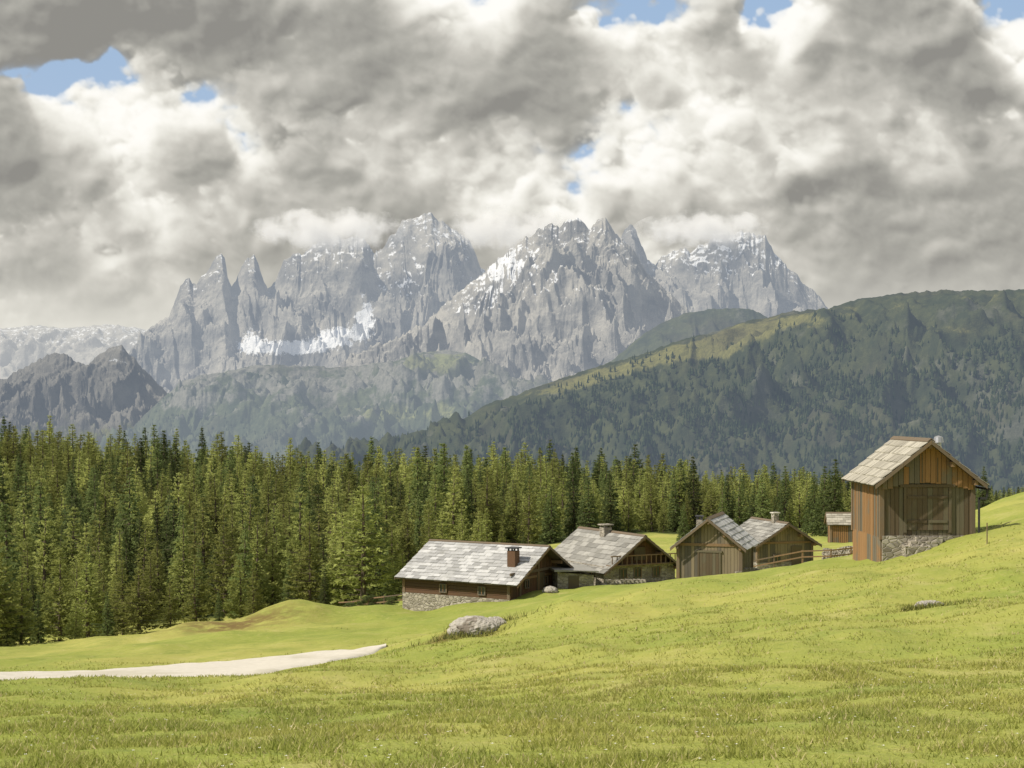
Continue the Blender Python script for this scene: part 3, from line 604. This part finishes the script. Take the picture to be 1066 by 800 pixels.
def stonewall(name,x0,y0,x1,y1,h):
    L=math.hypot(x1-x0,y1-y0); n=int(L/.35)
    P_=Part()
    for i in range(n):
        for r_ in range(max(1,int(h/.25))):
            t=(i+.5*(r_%2))/n; x=x0+(x1-x0)*t; y=y0+(y1-y0)*t; z=g1(x,y)+r_*.25-.1; s=random.uniform(.15,.22); j=[random.uniform(-.05,.05) for _ in range(8)]
            P_.hexa([(x-s+j[0],y-s,z),(x+s,y-s+j[1],z),(x+s+j[2],y+s,z),(x-s,y+s+j[3],z),(x-s*.8,y-s*.9+j[4],z+.24),(x+s*.85,y-s*.8,z+.26+j[5]),(x+s*.8+j[6],y+s*.8,z+.24),(x-s*.9,y+s*.9,z+.25+j[7])])
    mesh_np(name,P_.V,P_.F,STONE)
stonewall('stone_wall',23.8,117,25.2,112,1.1); stonewall('stone_wall',13.8,94,17.0,101,.5); stonewall('stone_wall',6.8,113,10,115,.6)
def fence(pts):
    p=Part()
    for (x0,y0),(x1,y1) in zip(pts[:-1],pts[1:]):
        n=max(1,int(math.hypot(x1-x0,y1-y0)/1.8))
        for i in range(n):
            xa=x0+(x1-x0)*i/n; ya=y0+(y1-y0)*i/n; xb=x0+(x1-x0)*(i+1)/n; yb=y0+(y1-y0)*(i+1)/n; za=g1(xa,ya); zb=g1(xb,yb)
            p.box(xa-.05,xa+.05,ya-.05,ya+.05,za-.2,za+1.0+random.uniform(-.06,.06))
            for hh in (.45,.85): p.hexa([(xa,ya-.09,za+hh),(xb,yb-.09,zb+hh),(xb,yb-.055,zb+hh),(xa,ya-.055,za+hh),(xa,ya-.09,za+hh+.09),(xb,yb-.09,zb+hh+.09),(xb,yb-.055,zb+hh+.09),(xa,ya-.055,za+hh+.09)])
    return mesh_np('wooden_fence',p.V,p.F,W_GR)
fence([(14.5,108),(22,106),(27,110)]); fence([(-5,118),(-10,120),(-14,124)])
p=Part(); zz=g1(20.4,66); p.box(20.38,20.42,65.98,66.02,zz-.3,zz+.9); p.make('fence_post',W_GR,None)

# ------------------------------------------------------------ rocks
def rockmesh(name,x,y,rx,ry,rz,seed,mat,dz=0):
    n1,n2=48,34; th=np.linspace(2*np.pi,0,n1+1); ph=np.linspace(.01,np.pi-.01,n2); TH,PH=np.meshgrid(th,ph)
    nx,ny,nz=np.cos(TH)*np.sin(PH),np.sin(TH)*np.sin(PH),np.cos(PH)
    r=1+.30*fbm(nx*1.6+nz*1.1+seed,ny*1.6-nz,4,seed)+.16*ridged(nx*3+nz*2,ny*3+seed,4,seed+2)
    q=np.clip(r,0,1.2); X=x+rx*nx*q; Y=y+ry*ny*q; Zz=g1(x,y)+dz+rz*nz*q
    return grid(name,X,Y,Zz,mat,smooth=False)
k=M('limestone'); P=k.pos(); n=k.noise(P,3,7,.7); n2=k.noise(P,1.2,4,.6); c=k.mix(n,(.26,.24,.21),(.62,.58,.52)); c=k.mix(k.ramp(n2,.5,.62,0,.8),c,(.15,.12,.09)); BOUL=k.out(k.princ(c,.9,n,.9,.12,.2))
rockmesh('limestone_boulder',-1.55,64.2,1.05,.8,.5,3,BOUL,.02)
rockmesh('limestone_boulder',-.75,64.6,.5,.5,.32,8,BOUL,.0)
rockmesh('limestone_boulder',-2.3,63.9,.35,.3,.22,18,BOUL,.0)
rockmesh('limestone_boulder',13.0,47.8,.42,.3,.14,13,BOUL,.03)
rockmesh('limestone_boulder',2.7,109.5,.5,.5,.3,23,BOUL,.05)
k=M('rough_grass'); r=k.n('ShaderNodeNewGeometry').outputs['Random Per Island']; RG=k.out(k.princ(k.mix(r,(.07,.10,.02),(.32,.30,.09)),.9))
V=[]
def tuft(cx,cy,sx_,sy_,n,h):
    for i in range(n):
        x=random.gauss(cx,sx_); y=random.gauss(cy,sy_); z=g1(x,y)-.02; a=random.random()*6.28; w=.02; l=random.gauss(0,.5); l2=random.gauss(0,.4); hh=h*random.uniform(.5,1.3)
        V.extend([(x-w*math.cos(a),y-w*math.sin(a),z),(x+w*math.cos(a),y+w*math.sin(a),z),(x+l*hh,y+l2*hh,z+hh)])
tuft(-2.0,63.3,.8,.25,450,.28); tuft(12.9,47.3,.5,.2,380,.18); tuft(12.5,47.6,.25,.2,160,.2); tuft(-1,65.2,.9,.3,300,.3)
for i in range(26):
    tuft(random.uniform(-26,26),random.uniform(45,100),.3,.2,20,.12)
mesh_np('rough_grass_tufts',V,np.arange(len(V)).reshape(-1,3),RG)

# ------------------------------------------------------------ SKY : volumetric cumulus field, ray-marched once, on a far dome sector
EL=46; AZ=-110
el=math.radians(EL); az=math.radians(AZ)
try:
    import scipy.fft as FT
    rf=lambda a:FT.rfftn(a,workers=-1); irf=lambda a,s:FT.irfftn(a,s=s,workers=-1)
except Exception:
    rf=lambda a:np.fft.rfftn(a).astype(np.complex64); irf=lambda a,s:np.fft.irfftn(a,s=s)
nx,nz,nd=1080,432,36; px,pz,pd=1.2,1.05,9.0
cu=-110+np.arange(nx)*px; cv=370-np.arange(nz)*pz     # row 0 = lowest
RNG=np.random.default_rng(2024)
W=rf(RNG.standard_normal((nd,nz,nx)).astype(np.float32))
KD=np.fft.fftfreq(nd,pd)[:,None,None]; KZ=np.fft.fftfreq(nz,pz)[None,:,None]*.78; KX=np.fft.rfftfreq(nx,px)[None,None,:]
KK=np.sqrt(KD**2+KZ**2+KX**2).astype(np.float32); KK[0,0,0]=1
def band(fil):
    a=irf(W*fil,(nd,nz,nx)).astype(np.float32); a-=a.mean(); a/=a.std(); return a
f=band((KK**-2.3)*np.exp(-(1/(360*KK))**2)*np.exp(-(KK*9)**2))*1.1
for lam,wt in ((160,.62),(84,.46),(42,.27),(21,.15),(10.5,.08)):
    b=band(np.exp(-(np.log(KK*lam)/.42)**2)*KK**-1.5); f+=wt*(np.abs(b)-.8)*1.25
del W,KK
U2,V2=np.meshgrid(cu,cv)
Uw=U2+42*fbm(U2/90,V2/60,5,301); Vw=V2+26*fbm(U2/80,V2/55,5,311)
def gbl(u,v,su,sv): return np.exp(-((Uw-u)/su)**2-((Vw-v)/sv)**2)
cov=.85+0*U2
for u,v,su,sv,wt in [(62,80,62,18,-4.0),(700,2,130,22,-4.6),(1085,-5,50,26,-3.6),(130,15,190,45,.6),(300,185,70,25,.5),(880,100,140,50,.7),(620,180,150,60,.4),(950,220,150,50,.6),(250,20,60,30,.8)]:
    cov=cov+wt*gbl(u,v,su,sv)
f+=cov[None]
dens=np.clip(f*1.3,0,1.0).astype(np.float32)
SL=np.empty_like(dens); tau=np.zeros((nd,nx),np.float32)
for j in range(nz-1,-1,-1):
    SL[:,j]=tau
    t=tau+dens[:,j]*pz*.034
    tau=(.46*t+.42*np.roll(t,1,1)+.06*np.roll(t,2,1)+.06*np.roll(t,-1,1))*.972
lit=.64*np.exp(-SL*1.3)+.36*np.exp(-SL*.25)
rel=f-np.roll(np.roll(f,-7,1),5,2); lit*=np.clip(1+.24*rel,.60,1.55)
col=np.zeros((nz,nx)); Tt=np.ones((nz,nx))
for i in range(nd):
    a=1-np.exp(-dens[i]*pd*.075)
    col+=Tt*a*lit[i]; Tt*=1-a
del SL,f,rel
alpha=1-Tt; lum=col/np.maximum(alpha,1e-3)
p2,p98=np.percentile(lum,1.5),np.percentile(lum,97.5)
lum=np.clip((lum-p2)/(p98-p2),0,1.15)**.78
low=blur(blur(lum,18,0),20,1); lum=lum+.85*(low-low.mean())-.01
for u,v,su,sv,wt in [(150,18,190,36,-.20),(100,140,110,45,.16),(300,168,70,26,-.22),(180,235,120,35,.14),(340,212,50,22,.18),(460,120,120,40,.08),
                     (640,90,90,50,.12),(860,190,150,20,-.26),(880,110,120,40,.20),(990,45,60,25,-.10),(980,235,90,45,.16),(60,315,140,25,.14),(560,60,80,30,-.10),(520,215,70,16,.14),(720,210,60,20,.08)]:
    lum=lum+wt*gbl(u,v,su,sv)
lum=np.clip(lum,0,1.15)
lv=np.array([0,.25,.5,.75,1.0,1.15])
rgb=np.stack([np.interp(lum,lv,[.28,.41,.59,.80,.97,1.02]),np.interp(lum,lv,[.272,.40,.57,.78,.948,1.0]),np.interp(lum,lv,[.25,.36,.515,.71,.88,.95])],-1)
wv=(VH-V2)/F
blue=np.stack([.46-.5*(wv-.05),.57-.35*(wv-.05),.72-.1*(wv-.05)],-1)
img=blue*(1-alpha[...,None])+rgb*alpha[...,None]
hz=np.clip((V2-255)/90,0,1)[...,None]**1.3*.75; img=img*(1-hz)+np.array([.83,.81,.73])*hz
print('cloud alpha mean',alpha.mean(),'lum',lum.mean())
def axis(lo,hi,step,full_lo,full_hi,n):
    return np.concatenate([np.linspace(full_lo,lo,n,endpoint=False),np.arange(lo,hi,step),np.linspace(hi,full_hi,n)])
au=axis(cu[0],cu[-1],px,-2800,3900,200); av=axis(-80,368,pz,-1500,520,120)
AU,AV=np.meshgrid(au,av)
def refl(i,n): i=np.mod(i,2*(n-1)); return np.where(i>n-1,2*(n-1)-i,i)
fi=refl((AU-cu[0])/px,nx); fj=refl((370-AV)/pz,nz); i0=np.clip(fi.astype(int),0,nx-2); j0=np.clip(fj.astype(int),0,nz-2); a=(fi-i0)[...,None]; b=(fj-j0)[...,None]
C=(img[j0,i0]*(1-a)+img[j0,i0+1]*a)*(1-b)+(img[j0+1,i0]*(1-a)+img[j0+1,i0+1]*a)*b
C=np.concatenate([C,np.ones(C.shape[:2]+(1,))],-1)
tx=(AU-U0)/F; tz=(VH-AV)/F; ln=np.sqrt(1+tx*tx+tz*tz); R=24000
k=M('sky_clouds'); at=k.n('ShaderNodeAttribute'); at.attribute_name='col'; em=k.n('ShaderNodeEmission',{'Color':at.outputs['Color'],'Strength':1.0}); SKYM=k.out(em.outputs[0])
try: SKYM.cycles.emission_sampling='NONE'
except Exception: pass
grid('sky',R*tx/ln,R/ln,R*tz/ln,SKYM,color=C.reshape(-1,4))
# volumetric cloud caught on the summits; added self-glow brightens its dim scattering
k=M('summit_cloud'); oc=k.n('ShaderNodeTexCoord').outputs['Object']; P=k.pos()
rr=k.n('ShaderNodeVectorMath',operation='LENGTH'); k.set(rr.inputs[0],oc)
nn=k.noise(P,.0065,5,.62); dn=k.math('SUBTRACT',k.math('ADD',k.math('MULTIPLY',k.math('SUBTRACT',1.0,rr.outputs['Value']),.95),k.math('MULTIPLY',nn,3.4)),1.92)
dn=k.math('MULTIPLY',k.math('MAXIMUM',dn,0.0),.013)
vs=k.n('ShaderNodeVolumeScatter',{'Color':(.98,.98,.98),'Density':dn,'Anisotropy':0.0}); ve=k.n('ShaderNodeEmission',{'Color':(1,.98,.93),'Strength':k.math('MULTIPLY',dn,.30)})
ad=k.n('ShaderNodeAddShader'); k.t.links.new(vs.outputs[0],ad.inputs[0]); k.t.links.new(ve.outputs[0],ad.inputs[1])
o=k.n('ShaderNodeOutputMaterial'); k.t.links.new(ad.outputs[0],o.inputs['Volume']); VC=k.m
try: VC.cycles.volume_step_rate=1.5
except Exception: pass
for u,v,d,rx,rz in [(345,240,9900,560,150),(525,240,9500,460,150),(735,240,9600,470,130)]:
    th=np.linspace(2*np.pi,0,33); ph=np.linspace(.02,np.pi-.02,18); TH,PH=np.meshgrid(th,ph)
    ob=grid('summit_cloud',np.cos(TH)*np.sin(PH),np.sin(TH)*np.sin(PH),np.cos(PH),VC); ob.location=((u-U0)/F*d,d,(VH-v)/F*d); ob.scale=(rx,rx*.7,rz)
w=bpy.data.worlds.new('World'); sc.world=w; w.use_nodes=True
k=M.__new__(M); k.t=w.node_tree; k.t.nodes.clear()
sky=k.n('ShaderNodeTexSky',sky_type='NISHITA'); sky.sun_disc=False; sky.sun_elevation=el; sky.sun_rotation=az; sky.altitude=1900
skyc=k.vm('MULTIPLY',sky.outputs[0],(.11,.11,.115))
dirv=k.n('ShaderNodeTexCoord').outputs['Generated']
n=k.noise(k.mapping(dirv,(1,1,1.6)),3.5,2,.55)
colr=k.mix(k.ramp(n,.38,.55),skyc,k.mix(k.ramp(n,.45,.7),(.72,.70,.65),(.40,.39,.36)))
bg=k.n('ShaderNodeBackground',{'Color':colr,'Strength':.9}); wo=k.n('ShaderNodeOutputWorld'); k.t.links.new(bg.outputs[0],wo.inputs[0])
# sun
S=Vector((math.sin(az)*math.cos(el),math.cos(az)*math.cos(el),math.sin(el)))
L=bpy.data.lights.new('sun','SUN'); L.energy=4.9; L.angle=math.radians(.6); L.color=(1,.92,.77)
so=bpy.data.objects.new('sun',L); link(so); so.rotation_euler=S.to_track_quat('Z','Y').to_euler(); so.location=S*100
# camera
cd=bpy.data.cameras.new('camera'); cd.lens=F/1066*36; cd.sensor_width=36; cd.shift_y=30/1066; cd.clip_start=.1; cd.clip_end=60000
co=bpy.data.objects.new('camera',cd); link(co); co.location=(0,0,0); co.rotation_euler=(math.radians(90),0,0); sc.camera=co
